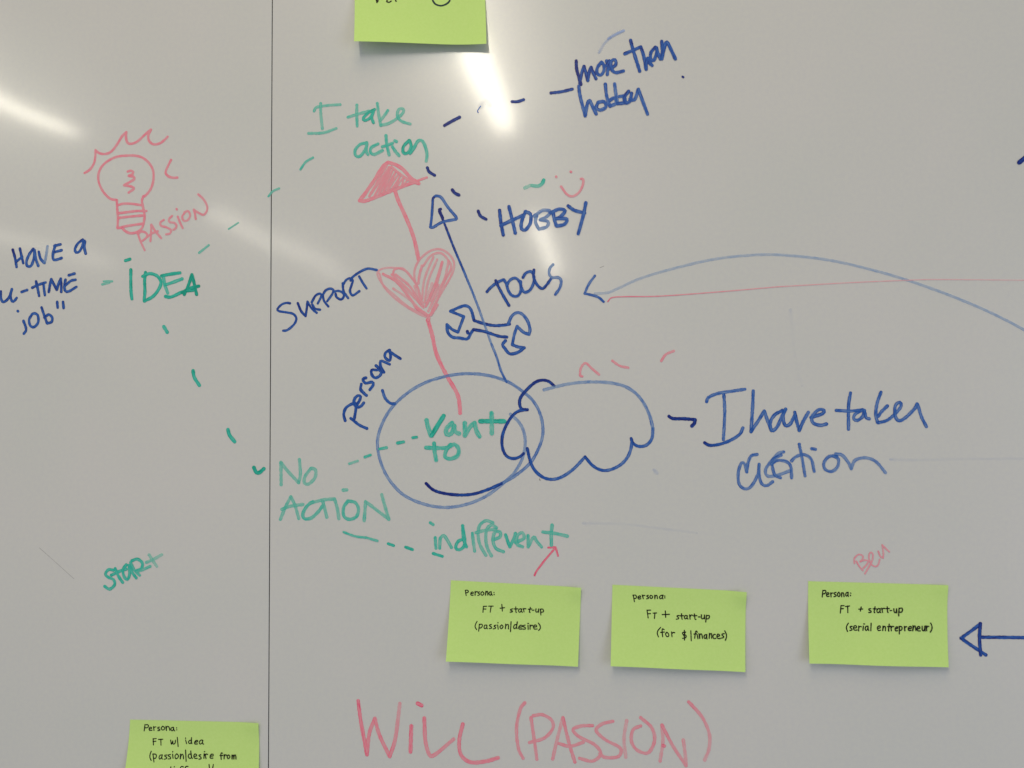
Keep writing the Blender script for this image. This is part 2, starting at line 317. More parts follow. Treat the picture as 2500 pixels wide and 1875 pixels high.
('R','dash_mark','tiny navy tick in the glare','blue',['1.15 0.6 0.6;-1130,2999 -1136,3019 -1106,3063'],[]),
('R','dash_mark','tiny navy dot','blue',['2.05 0.9 0.9;877,3288 886,3282'],[]),
('R','dash_mark','blue stroke end at right edge','blue',['4.04 0.85 0.85;4000,2355 4064,2408 4120,2449'],[]),
('R','erased_smudge','grey blue smear above more than','blue smear',['4.35 0.75 0.75;169,3697 233,3733 303,3763', '4.35 0.35 0.35;73,3565 118,3641 176,3697'],[]),
('R','handwritten_word','blue word more','blue',['3.20 0.95 0.95;-156,3483 -150,3393 -111,3247', '3.20 0.8 0.8;-123,3262 -100,3365 -80,3426! -59,3351 -43,3283! -30,3362 -10,3413! 15,3348 37,3298', '3.20 0.66 0.66;92,3461 53,3411 47,3353 84,3332 116,3376 113,3434 92,3461', '3.20 0.66 0.66;142,3472 155,3407 148,3336', '3.20 0.66 0.66;142,3427 168,3471', '3.20 0.66 0.66;174,3393 231,3430 225,3479 191,3470 183,3406 224,3353 306,3365'],[]),
('R','handwritten_word','blue word than','blue',['3.32 0.68 0.68;378,3667 403,3565 464,3357', '3.32 0.68 0.68;320,3536 396,3565 475,3598', '3.32 0.68 0.68;478,3594 503,3510 527,3374', '3.32 0.68 0.68;527,3374 528,3444 544,3482! 556,3443 584,3410', '3.32 0.68 0.68;617,3589 575,3539 572,3469 603,3461 629,3531 629,3582! 641,3530 666,3471', '3.32 0.68 0.68;680,3644 686,3554 679,3471! 705,3579 730,3636 767,3564 810,3466'],[]),
('R','handwritten_word','blue word hobby in lower case','blue',['3.32 0.6 0.6;-132,3230 -120,3133 -71,2932', '3.32 0.6 0.6;-71,2938 -51,3041 -28,3085 6,3013 37,2948', '3.32 0.6 0.6;57,3063 38,3012 76,2985 133,3015 114,3067 57,3063', '3.32 0.6 0.6;128,3241 140,3124 171,3020', '3.32 0.6 0.6;171,3020 234,3050 216,3102 171,3078', '3.32 0.5 0.5;219,3240 229,3147 247,3043', '3.32 0.6 0.6;247,3043 317,3054 311,3112 266,3113', '3.32 0.7 0.7;355,3162 311,3105 323,3047 367,3065 383,3141', '3.32 0.6 0.6;367,3084 411,3076 450,3178! 481,3087 536,2931'],[]),
('R','handwritten_word','blue word HOBBY in capitals','blue',['3.48 0.75 0.75;-920,2017 -908,1904 -884,1772', '3.48 0.6 0.6;-827,2052 -796,1926 -765,1788', '3.48 0.6 0.6;-908,1866 -815,1908 -690,1962', '3.48 0.6 0.6;-665,1998 -702,1899 -703,1831 -665,1817 -615,1885 -615,1972 -665,1998', '3.48 0.3 0.3;-553,1958 -566,1896 -539,1833', '3.48 0.3 0.3;-578,1953 -491,2007 -416,1993 -454,1944 -516,1914! -442,1894 -454,1844 -529,1821', '3.48 0.6 0.6;-392,1992 -380,1917 -361,1854', '3.48 0.6 0.6;-416,1980 -330,2016 -274,1996 -318,1941 -355,1923! -256,1914 -281,1865 -355,1848', '3.48 0.6 0.6;-243,2045 -182,2000 -83,1972', '3.48 0.6 0.6;-70,2072 -96,1948 -146,1769'],[]),
('R','handwritten_word','blue word TOOLS in capitals','blue',['2.89 0.65 0.65;-1048,1212 -1013,1251 -951,1299 -889,1328', '2.89 0.8 0.8;-960,1321 -942,1277 -881,1161 -830,1073', '2.89 0.65 0.65;-880,1328 -854,1284 -837,1222 -802,1173 -749,1164 -714,1211 -718,1291 -757,1339 -801,1336 -837,1301 -850,1266', '2.89 0.65 0.65;-691,1347 -661,1391 -608,1403 -582,1350 -591,1280 -626,1219 -679,1202 -709,1255 -714,1308', '2.89 0.75 0.75;-582,1420 -586,1350 -556,1279 -504,1234 -460,1269 -416,1329', '2.89 0.2 0.6;-394,1469 -424,1435 -433,1382 -407,1342 -346,1341 -316,1310 -329,1240 -373,1176'],[]),
('R','handwritten_word','blue word SUPPORT slanting up','blue',['2.52 0.72 0.72;-3041,1126 -3075,1131 -3126,1116 -3170,1071 -3155,1049 -3075,1035 -3009,1019 -2976,979 -2988,929 -3028,885 -3074,854 -3110,851', '2.52 0.85 0.85;-2961,1127 -2926,1046 -2880,995! -2869,1067 -2861,1140', '2.52 0.72 0.72;-2861,1140 -2818,1072 -2766,1027', '2.52 0.72 0.72;-2818,1133 -2778,1200 -2733,1219 -2718,1196 -2755,1121', '2.52 0.72 0.72;-2812,1111 -2783,1069 -2732,1057', '2.52 0.72 0.72;-2704,1205 -2692,1148 -2647,1089', '2.52 0.72 0.72;-2704,1205 -2676,1249 -2630,1268 -2596,1253 -2607,1214 -2658,1142', '2.52 0.72 0.72;-2573,1214 -2562,1180 -2516,1157 -2488,1190 -2499,1224 -2545,1244 -2590,1236', '2.52 0.72 0.72;-2501,1319 -2491,1240 -2445,1170', '2.52 0.72 0.72;-2500,1296 -2471,1346 -2432,1368 -2398,1345 -2412,1295! -2426,1239 -2397,1197 -2330,1238', '2.52 0.72 0.72;-2333,1385 -2296,1321 -2258,1265', '2.52 0.75 0.6;-2420,1345 -2404,1376 -2332,1427 -2246,1462 -2154,1447'],[]),
('R','handwritten_word','blue word Persona running steeply upward','blue',['3.05 0.7 0.7;-2472,-55 -2487,8 -2466,71 -2416,106 -2373,120', '3.05 0.7 0.7;-2380,-37 -2365,50 -2361,105', '3.05 0.7 0.7;-2415,-32 -2329,-98 -2251,-133', '3.05 0.7 0.7;-2356,103 -2330,140 -2316,184 -2341,195 -2373,169 -2384,122 -2358,83 -2316,86 -2284,122', '3.05 0.7 0.7;-2280,217 -2316,252 -2309,308', '3.05 0.7 0.7;-2316,259 -2284,217 -2256,196', '3.05 0.7 0.7;-2262,371 -2295,357 -2266,318 -2202,329 -2188,301 -2223,252'],[]),
('R','handwritten_word','last letters of Persona','blue',['2.96 0.72 0.72;-2154,447 -2204,448 -2204,404 -2170,370 -2120,392 -2109,431 -2142,453', '2.96 0.72 0.72;-2162,492 -2120,458 -2080,425! -2114,486 -2114,536 -2081,530 -2024,504', '2.96 0.72 0.72;-2022,645 -2064,618 -2069,574 -2024,540 -2013,579 -2019,629! -1997,612 -1915,559'],[]),
('R','wrench_drawing','blue open ended wrench outline under TOOLS','blue',['3.07 0.66 0.66;-1177,932 -1199,1016 -1225,1061 -1270,1077 -1323,1062 -1412,1024! -1279,969! -1337,816! -1394,843 -1447,892! -1439,817 -1394,768 -1323,758 -1244,749 -1208,805 -1182,840', '3.07 0.8 0.8;-1173,928 -1076,896 -979,877 -882,880 -825,889', '3.07 0.8 0.8;-1182,840 -1067,817 -935,772 -852,762', '3.07 0.5 0.7;-838,889 -803,967 -750,1001 -697,983 -645,913 -624,834 -633,786! -689,808 -750,866! -777,792 -799,687! -742,664 -681,655! -725,621 -778,599 -830,600 -874,653 -896,688 -865,727', '3.07 0.8 0.8;-1244,823 -1238,806'],[]),
('R','arrow_drawing','thick pink arrow rising out of the circle','pink',['3.85 0.6 0.6;-1969,2238 -1937,2142 -1835,1912 -1772,1734 -1731,1544'],[('shaft', 'lower pink shaft between heart and circle', ['3.85 0.65 0.65;-1639,940 -1595,790 -1550,596 -1453,393 -1355,226 -1326,128 -1317,17']), ('arrowhead', 'solid hatched pink arrowhead', ['3.62 0.6 0.6;-2041,2527 -2101,2477 -2186,2342 -2330,2148! -2270,2144 -2137,2191 -1969,2253 -1789,2314 -1729,2306', '3.62 0.6 0.6;-2041,2527 -1969,2504 -1891,2454 -1813,2368 -1729,2306', '2.34 0.6 0.6;-1771,2325 -1717,2342 -1648,2364', '2.10 0.5 0.5;-2288,2183 -2149,2383 -2053,2500! -2234,2188 -2113,2358 -2029,2481! -2179,2192 -2089,2340 -2011,2475! -2137,2203 -2059,2339 -1993,2450! -2095,2214 -2017,2338 -1963,2432! -2053,2225 -1993,2325 -1939,2401', '1.87 0.5 0.5;-2011,2242 -1951,2330 -1915,2395! -1963,2271 -1909,2341 -1879,2370! -1897,2287 -1848,2339', '2.57 0.5 0.5;-2005,2481 -1921,2407 -1819,2338 -1741,2312']), ('heart', 'pink scribbled heart on the arrow shaft', ['1.99 0.29 0.29;-1633,978 -1823,1068 -1962,1183 -2090,1299 -2148,1401 -2116,1451 -2014,1468 -1886,1446 -1810,1370 -1759,1306', '2.24 0.39 0.39;-1633,978 -1595,1027 -1506,1202 -1405,1375 -1374,1488 -1411,1576 -1506,1641 -1607,1630 -1708,1557 -1766,1457 -1772,1356 -1747,1268', '1.99 0.34 0.34;-2128,1413 -2077,1273 -1937,1133 -1759,1017 -1645,966', '2.24 0.44 0.44;-1988,1398 -1975,1448 -1899,1459 -1823,1395 -1747,1281 -1696,1117', '2.36 0.39 0.39;-1683,1481 -1607,1580 -1506,1603 -1430,1526 -1405,1450 -1468,1326 -1532,1177 -1595,1040', '2.73 0.54 0.54;-2090,1406 -1937,1309 -1734,1042', '2.61 0.44 0.44;-2001,1398 -1835,1244 -1683,1066', '2.24 0.24 0.24;-1988,1259 -1835,1156 -1709,1042', '2.36 0.44 0.44;-1963,1397 -1823,1282 -1709,1104', '2.61 0.44 0.44;-1696,1481 -1721,1393 -1734,1305', '2.24 0.34 0.34;-1582,1567 -1670,1355 -1696,1154', '2.73 0.54 0.54;-1493,1515 -1569,1278 -1658,1078', '2.24 0.34 0.34;-1544,1541 -1633,1329 -1671,1116', '2.36 0.39 0.39;-1430,1526 -1468,1351 -1557,1190 -1633,1028', '1.99 0.34 0.34;-1531,1290 -1607,1128', '2.24 0.44 0.44;-1493,1502 -1519,1402 -1557,1265', '2.98 0.54 0.54;-1759,1067 -1633,978 -1633,940', '2.98 0.49 0.49;-1544,1089 -1607,990', '2.24 0.24 0.24;-1772,1281 -1734,1180 -1683,1091', '2.98 0.14 0.14;-1937,1334 -1759,1155', '2.98 0.14 0.14;-1595,1303 -1645,1153'])]),
('R','arrow_drawing','thin blue arrow behind the wrench','blue',['2.36 1 0.7;-1524,2040 -1515,2044 -1518,2012 -1468,1891 -1380,1663 -1279,1423', '2.36 0.55 0.25;-1279,1423 -1167,1146 -1080,908 -1006,696', '2.36 0.35 0.6;-1006,696 -956,572 -913,435 -858,321'],[('arrowhead', 'hollow blue arrowhead', ['2.69 0.85 0.6;-1558,2177 -1585,2154 -1591,2077 -1600,1958 -1612,1867', '2.92 0.55 0.55;-1612,1867 -1586,1863 -1490,1914 -1356,1938! -1353,1959 -1431,2055 -1496,2152 -1526,2173 -1558,2177', '3.39 1 1;-1511,2042 -1520,2025 -1490,1956'])]),
('R','circle_drawing','large blue circle with a smile','blue',['3.05 0.4 0.2;-911,-675 -786,-604 -634,-480 -544,-329 -502,-178 -522,-13 -590,124 -700,228 -852,326 -1047,387 -1256,405 -1452,382 -1649,325 -1819,235 -1974,103 -2074,-36 -2137,-203 -2141,-342 -2101,-495 -2030,-634 -1903,-773 -1748,-855 -1566,-902 -1398,-906 -1217,-866 -1050,-790 -911,-686 -786,-569 -703,-425 -675,-274 -695,-150 -743,-68 -819,4'],[('smile', 'dark navy smile inside the circle', ['3.05 1 0.75;-1657,-675 -1587,-737 -1482,-771 -1328,-787 -1189,-777 -1050,-735 -911,-675'])]),
('R','dash_mark','blue tick joining Persona to the circle','blue',['3.05 0.6 0.6;-2095,244 -2067,167 -2017,118 -1972,111'],[]),
('R','cloud_drawing','blue cloud outline overlapping the circle','blue',['3.07 0.95 0.85;-391,280 -445,324 -510,335 -576,314 -652,249 -718,168 -729,103 -708,54 -653,46', '3.07 0.8 0.8;-653,48 -730,37 -795,-6 -861,-104 -900,-212 -900,-321 -862,-402 -797,-430 -731,-413 -693,-381', '3.07 0.75 0.5;-655,-332 -634,-429 -601,-516 -547,-581 -472,-624 -385,-629 -298,-596 -201,-526 -93,-413', '3.07 0.7 0.5;-93,-413 -18,-499 68,-542 154,-536 250,-488 315,-418 347,-343 358,-279', '3.07 0.75 0.45;353,-236 369,-279 422,-311 497,-300 551,-236 562,-139', '3.07 0.35 0.2;562,-139 531,-11 468,119 384,216 267,281 117,309 -56,316', '3.07 0.15 0.2;-56,316 -229,301 -380,269 -489,241'],[]),
('R','dash_mark','pink hooked mark over the cloud','pink',['2.30 0.5 0.5;-115,370 -136,381 -125,457 -81,498 -22,446 47,386'],[]),
('R','dash_mark','short pink dash over the cloud','pink',['2.30 0.5 0.5;177,520 247,470 330,450'],[]),
('R','dash_mark','pink tick beyond the cloud','pink',['2.30 0.5 0.5;648,513 691,574 769,609'],[]),
('R','dash_mark','navy hooked dash before I have','blue',['3.29 0.9 0.9;717,-22 754,-44 860,-46 965,-55! 960,-87 933,-117'],[]),
('R','handwritten_word','tall blue letter I with serifs','blue',['3.07 0.5 0.5;1076,117 1095,158 1181,195 1328,219 1438,235', '3.07 0.5 0.5;1240,183 1246,14 1231,-247', '3.07 0.85 0.5;1053,-277 1102,-302 1200,-290 1298,-253 1384,-197 1416,-135'],[]),
('R','handwritten_word','blue word have','blue',['3.20 0.55 0.55;1517,218 1510,75 1492,-173', '3.20 0.55 0.55;1494,-166 1556,-74 1618,25! 1642,-49 1683,-161', '3.20 0.55 0.55;1788,31 1715,-12 1672,-86 1689,-161 1738,-124 1788,-12 1819,43! 1794,-25 1811,-111 1859,-99 1903,-13', '3.20 0.55 0.55;1903,12 1920,-75 1943,-161! 1980,-75 2030,11', '3.20 0.55 0.55;2053,-38 2162,-1 2174,29 2126,36 2065,-26 2071,-87 2136,-112 2197,-100'],[]),
('R','handwritten_word','blue word taken','blue',['3.07 0.55 0.55;2423,194 2403,71 2399,-150', '3.07 0.55 0.55;2288,29 2414,22 2534,34', '3.07 0.55 0.55;2522,28 2461,-9 2449,-52 2484,-66 2533,-27 2548,28! 2562,-40 2592,-52', '3.07 0.55 0.55;2703,199 2666,95 2652,-16 2669,-89', '3.07 0.55 0.55;2760,70 2700,9 2676,-28', '3.07 0.55 0.55;2675,-89 2758,-65 2842,8 2885,69 2874,104 2832,70 2830,-28 2865,-71 2925,-41 3009,44 3031,87! 3044,56 3067,-29 3112,-127'],[]),
('R','handwritten_word','blue word action with a corrected letter','blue',['2.94 0.45 0.45;1547,-389 1492,-402 1460,-470 1447,-556! 1430,-482 1400,-470 1368,-556 1373,-668 1427,-717 1488,-692 1550,-581 1564,-482! 1562,-581 1586,-667 1634,-685 1689,-648', '2.94 0.35 0.35;1795,-365 1747,-377 1685,-445 1624,-531 1641,-593 1732,-587 1853,-543', '2.94 0.45 0.45;1771,-395 1698,-432 1685,-482 1708,-580 1762,-611', '2.94 0.45 0.45;1679,-482 1734,-445 1818,-457 1860,-506 1865,-611', '2.94 0.45 0.45;1941,-291 1964,-420 1991,-592', '2.94 0.45 0.45;1867,-451 1903,-414 1976,-389 2048,-432 2076,-549', '2.94 0.45 0.45;2055,-334 2091,-340', '2.94 0.45 0.45;2288,-407 2216,-408 2167,-469 2178,-530 2238,-549 2292,-506 2300,-432 2252,-401', '2.94 0.35 0.35;2276,-383 2336,-395 2395,-469 2418,-524! 2455,-444 2550,-420 2645,-456 2732,-560'],[]),
('R','handwritten_word','small pink word above the rightmost note','pink',['1.46 0.5 0.5;2434,-1414 2435,-1368 2474,-1331 2513,-1347 2509,-1372 2488,-1398', '1.46 0.5 0.5;2451,-1394 2482,-1447 2510,-1481', '1.46 0.5 0.5;2488,-1398 2527,-1384 2560,-1391 2550,-1421 2514,-1459', '1.46 0.5 0.5;2529,-1510 2564,-1451 2599,-1381 2605,-1331 2590,-1310 2571,-1327 2570,-1376 2593,-1426 2627,-1442 2651,-1425 2667,-1375', '1.46 0.5 0.5;2653,-1299 2672,-1346 2696,-1362! 2701,-1311 2691,-1240', '1.46 0.5 0.5;2691,-1240 2716,-1266 2754,-1302'],[]),
('R','arrow_drawing','blue arrow entering from the right edge','blue',['3.12 0.75 0.75;3573,-2085 3752,-2083 3963,-2082 4033,-2081'],[('arrowhead', 'hollow blue triangular arrowhead', ['3.12 0.75 0.75;3565,-1959 3509,-2007 3389,-2097! 3468,-2154 3608,-2248', '3.12 0.85 0.85;3564,-1959 3554,-2094 3561,-2249'])]),
('R','arrow_drawing','long pale blue curved arrow','blue',['2.51 -0.1 0.04;12,1178 140,1186 259,1234 457,1320 790,1414 1180,1496 1567,1528 1854,1517 2234,1466 2611,1372 2965,1259 3353,1107 3718,939 4035,762 4170,675'],[('arrowhead', 'open blue arrowhead', ['2.51 0.45 0.65;13,1352 -47,1269 -87,1180! 2,1158 51,1138 96,1097'])]),
('R','line_drawing','long thin pink line','pink',['0.92 0.8 0.4;136,1096 180,1136 318,1143 632,1143 1177,1174 1755,1216', '0.92 0.4 0.1;1755,1216 2420,1244 2965,1259 3263,1261 4045,1241 4182,1238'],[]),
('R','smiley_drawing','tiny pink smiley','pink',['2.30 0.55 0.55;-312,2238 -253,2159 -196,2139 -132,2182 -96,2258 -97,2307 -116,2310'],[('eye', 'pink dot eye', ['2.30 0.55 0.55;-360,2339 -357,2334']), ('eye', 'pink dot eye', ['2.30 0.55 0.55;-217,2384 -212,2380'])]),
('R','dash_mark','smeared green dash left of the smiley','green',['3.58 0.25 0.6;-597,2256 -540,2249 -501,2269 -482,2307', '3.58 0.05 0.05;-668,2234 -616,2256'],[]),
('R','handwritten_word','green word want with first letter cut','green',['4.30 0.42 0.42;-1652,-51 -1636,-121 -1607,-204', '4.30 0.7 0.7;-1600,-204 -1551,-121 -1481,-10', '4.30 0.42 0.42;-1397,-80 -1453,-135 -1453,-190 -1404,-183 -1376,-107! -1369,-163 -1327,-184', '4.30 0.42 0.42;-1271,-80 -1271,-204! -1222,-122 -1173,-80! -1153,-163 -1125,-212', '4.30 0.7 0.7;-1118,-64 -992,-64 -881,-65', '4.30 0.42 0.42;-1006,16 -1004,-81 -1004,-184'],[]),
('R','handwritten_word','green word to','green',['3.89 0.5 0.5;-1657,-322 -1565,-326 -1439,-326', '3.89 0.5 0.5;-1577,-280 -1572,-356 -1556,-446', '3.89 0.5 0.5;-1411,-294 -1453,-343 -1467,-412 -1411,-432 -1341,-398 -1334,-329 -1376,-290 -1411,-308'],[]),
('R','dash_mark','pale green dash right of NO','green',['2.50 0.3 0.3;-2429,-482 -2343,-454'],[]),
('R','dash_mark','short green dash outside the circle','green',['2.78 0.55 0.55;-2272,-416 -2215,-395'],[]),
('R','dash_mark','green dash crossing the circle','green',['2.78 0.5 0.5;-2123,-335 -2052,-322'],[]),
('R','dash_mark','green dash inside the circle','green',['3.05 0.6 0.6;-1943,-277 -1882,-266'],[]),
('R','dash_mark','green dot before want','green',['2.78 0.65 0.65;-1790,-224 -1751,-219'],[]),
('R','dash_mark','long green dash under ACTION','green',['2.36 0.5 0.5;-2484,-1158 -2370,-1198 -2256,-1211! -2143,-1242'],[]),
('R','dash_mark','green dash below ACTION','green',['2.78 0.65 0.65;-2037,-1269 -1981,-1288'],[]),
('R','dash_mark','green dash left of indifferent','green',['3.05 0.65 0.65;-1861,-1302 -1793,-1325'],[]),
('R','dash_mark','green dash beneath indifferent','green',['3.05 0.6 0.6;-1587,-1361 -1496,-1388'],[]),
('R','handwritten_word','pale green word NO','green',['3.33 0.27 0.27;-3124,-693 -3125,-595 -3128,-469! -3060,-553 -2944,-672! -2927,-581 -2938,-440', '3.33 0.27 0.27;-2822,-531 -2879,-609 -2886,-672 -2843,-685 -2779,-622 -2772,-545 -2815,-527'],[]),
('R','handwritten_word','pale green word ACTION in capitals','green',['3.33 0.28 0.28;-3130,-1037 -3080,-917 -3023,-812! -2979,-903 -2942,-1028', '3.33 0.28 0.28;-3116,-938 -3029,-906 -2900,-888', '3.33 0.45 0.45;-2799,-860 -2857,-902 -2900,-979 -2885,-1028 -2813,-1021 -2742,-957 -2699,-901', '3.33 0.28 0.28;-2828,-874 -2699,-843 -2585,-831', '3.33 0.28 0.28;-2699,-853 -2677,-929 -2656,-1013', '3.33 0.28 0.28;-2578,-831 -2549,-928 -2534,-1026', '3.33 0.28 0.28;-2492,-744 -2454,-741', '3.33 0.45 0.45;-2442,-851 -2485,-914 -2484,-998 -2427,-1032 -2356,-1004 -2335,-927 -2371,-865 -2442,-851', '3.33 0.28 0.28;-2278,-1045 -2271,-955 -2264,-857! -2186,-913 -2030,-1029! -2066,-912 -2101,-787'],[]),
('R','handwritten_word','green word indifferent','green',['3.19 0.4 0.4;-1615,-1061 -1587,-1078', '3.19 0.4 0.4;-1566,-1206 -1559,-1309', '3.19 0.4 0.4;-1522,-1308 -1517,-1212! -1482,-1184 -1440,-1239 -1406,-1300', '3.19 0.6 0.6;-1273,-1217 -1336,-1238 -1364,-1300 -1329,-1323 -1273,-1265 -1294,-1087! -1287,-1210 -1257,-1292', '3.19 0.4 0.4;-1197,-1161 -1190,-1237 -1176,-1333', '3.19 0.35 0.35;-995,-1057 -1064,-1037 -1127,-1085 -1141,-1182 -1121,-1277 -1065,-1373', '3.19 0.35 0.35;-961,-1105 -1009,-1078 -1058,-1126 -1065,-1236 -1044,-1318 -1010,-1379', '3.19 0.3 0.3;-1162,-1154 -1051,-1126 -968,-1125', '3.19 0.4 0.4;-996,-1221 -927,-1193 -926,-1146 -975,-1146 -996,-1221 -968,-1303 -893,-1337', '3.19 0.55 0.55;-871,-1173 -851,-1234 -830,-1288! -789,-1206 -775,-1158', '3.19 0.4 0.4;-775,-1247 -692,-1205 -706,-1151 -754,-1178 -761,-1260 -706,-1287', '3.19 0.4 0.4;-651,-1178 -651,-1287! -596,-1191 -569,-1231 -521,-1286', '3.19 0.4 0.4;-417,-1074 -425,-1162 -425,-1271', '3.19 0.4 0.4;-507,-1142 -390,-1155 -268,-1181'],[]),
('R','arrow_drawing','small thin red arrow','pink',['1.93 0.85 0.85;-590,-1563 -568,-1519 -496,-1424 -392,-1301'],[('arrowhead', 'small red arrowhead', ['1.93 0.85 0.85;-455,-1293 -384,-1289! -361,-1371'])]),
('R','handwritten_word','large pink word WILL','pink',['3.65 0.7 0.7;-2335,-2811 -2306,-3018 -2246,-3331', '3.65 0.6 0.6;-2246,-3322 -2223,-3124 -2167,-2978! -2121,-3139 -2019,-3342', '3.65 0.6 0.3;-2019,-3342 -1964,-3170 -1918,-2828', '3.65 0.7 0.7;-1804,-3041 -1813,-3292', '3.65 0.7 0.7;-1743,-2821 -1701,-2841', '3.65 0.6 0.5;-1676,-2962 -1665,-3180 -1625,-3313 -1570,-3311 -1387,-3158', '3.65 0.65 0.65;-1296,-3010 -1332,-3171 -1315,-3304 -1224,-3373 -1079,-3363 -952,-3324'],[]),
('R','handwritten_word','large pink word PASSION in round brackets','pink',['3.10 0.5 0.5;-689,-2790 -734,-2853 -771,-3032 -754,-3226 -709,-3322', '3.10 0.5 0.5;-630,-2930 -601,-3133 -575,-3327', '3.10 0.5 0.5;-609,-2912 -519,-2901 -430,-2952 -421,-3031 -502,-3122 -646,-3170', '3.10 0.4 0.3;-423,-3322 -377,-3127 -322,-2923', '3.10 0.55 0.55;-322,-2923 -270,-3142 -209,-3343', '3.10 0.5 0.5;-360,-3171 -253,-3194 -128,-3152', '3.10 0.5 0.5;-38,-2991 -145,-2998 -225,-3035 -163,-3104 -22,-3170 40,-3256 -40,-3329 -164,-3306', '3.10 0.5 0.5;157,-2946 51,-2975 -3,-3038 85,-3123 226,-3198 207,-3278 84,-3290 31,-3257', '3.10 0.25 0.25;289,-2934 262,-3110 278,-3284', '3.10 0.5 0.5;421,-2983 350,-3020 332,-3125 384,-3211 489,-3235 552,-3119 526,-2998 422,-2904', '3.10 0.35 0.35;602,-3310 630,-3135 623,-2969', '3.10 0.6 0.4;623,-2969 717,-3150 846,-3346', '3.10 0.35 0.35;846,-3346 839,-3233 823,-3103', '3.10 0.6 0.6;633,-3161 644,-3166', '3.10 0.55 0.3;878,-2744 999,-2881 1067,-3036 1065,-3175 1021,-3289'],[]),
('R','erased_smudge','faint horizontal ghost line at right','blue smear',['4.02 0.06 0.06;2787,-437 3047,-441 3416,-433 4010,-427'],[]),
('R','erased_smudge','faint ghost line under the cloud','blue smear',['4.02 0.06 0.06;-111,-1056 262,-1061 573,-1094 959,-1140'],[]),
('R','erased_smudge','faint vertical ghost line','blue smear',['5.22 0.022 0.022;1876,983 1900,670 1934,397 1971,280'],[]),
('R','erased_smudge','pale blue fleck under the cloud','blue smear',['6.03 0.15 0.15;578,-549 589,-560'],[]),
('R','erased_smudge','small grey fleck above the curved arrow','grey',['0.48 0.1 0.1;63,1431 103,1446'],[]),
('R','erased_smudge','small grey fleck under the circle','grey',['0.66 0.5 0.5;-537,-627 -531,-643'],[]),
('R','erased_smudge','dull finger mark in the glare','blue smear',['8.95 0.1 0.1;-1097,3070 -1058,3114 -1026,3087'],[]),
]
for side, name, label, colour, strokes, subs in MARKS:
    o = draw(name, label, colour, strokes, PANEL[side])
    for n, l, ss in subs: draw(n, l, colour, ss, o)

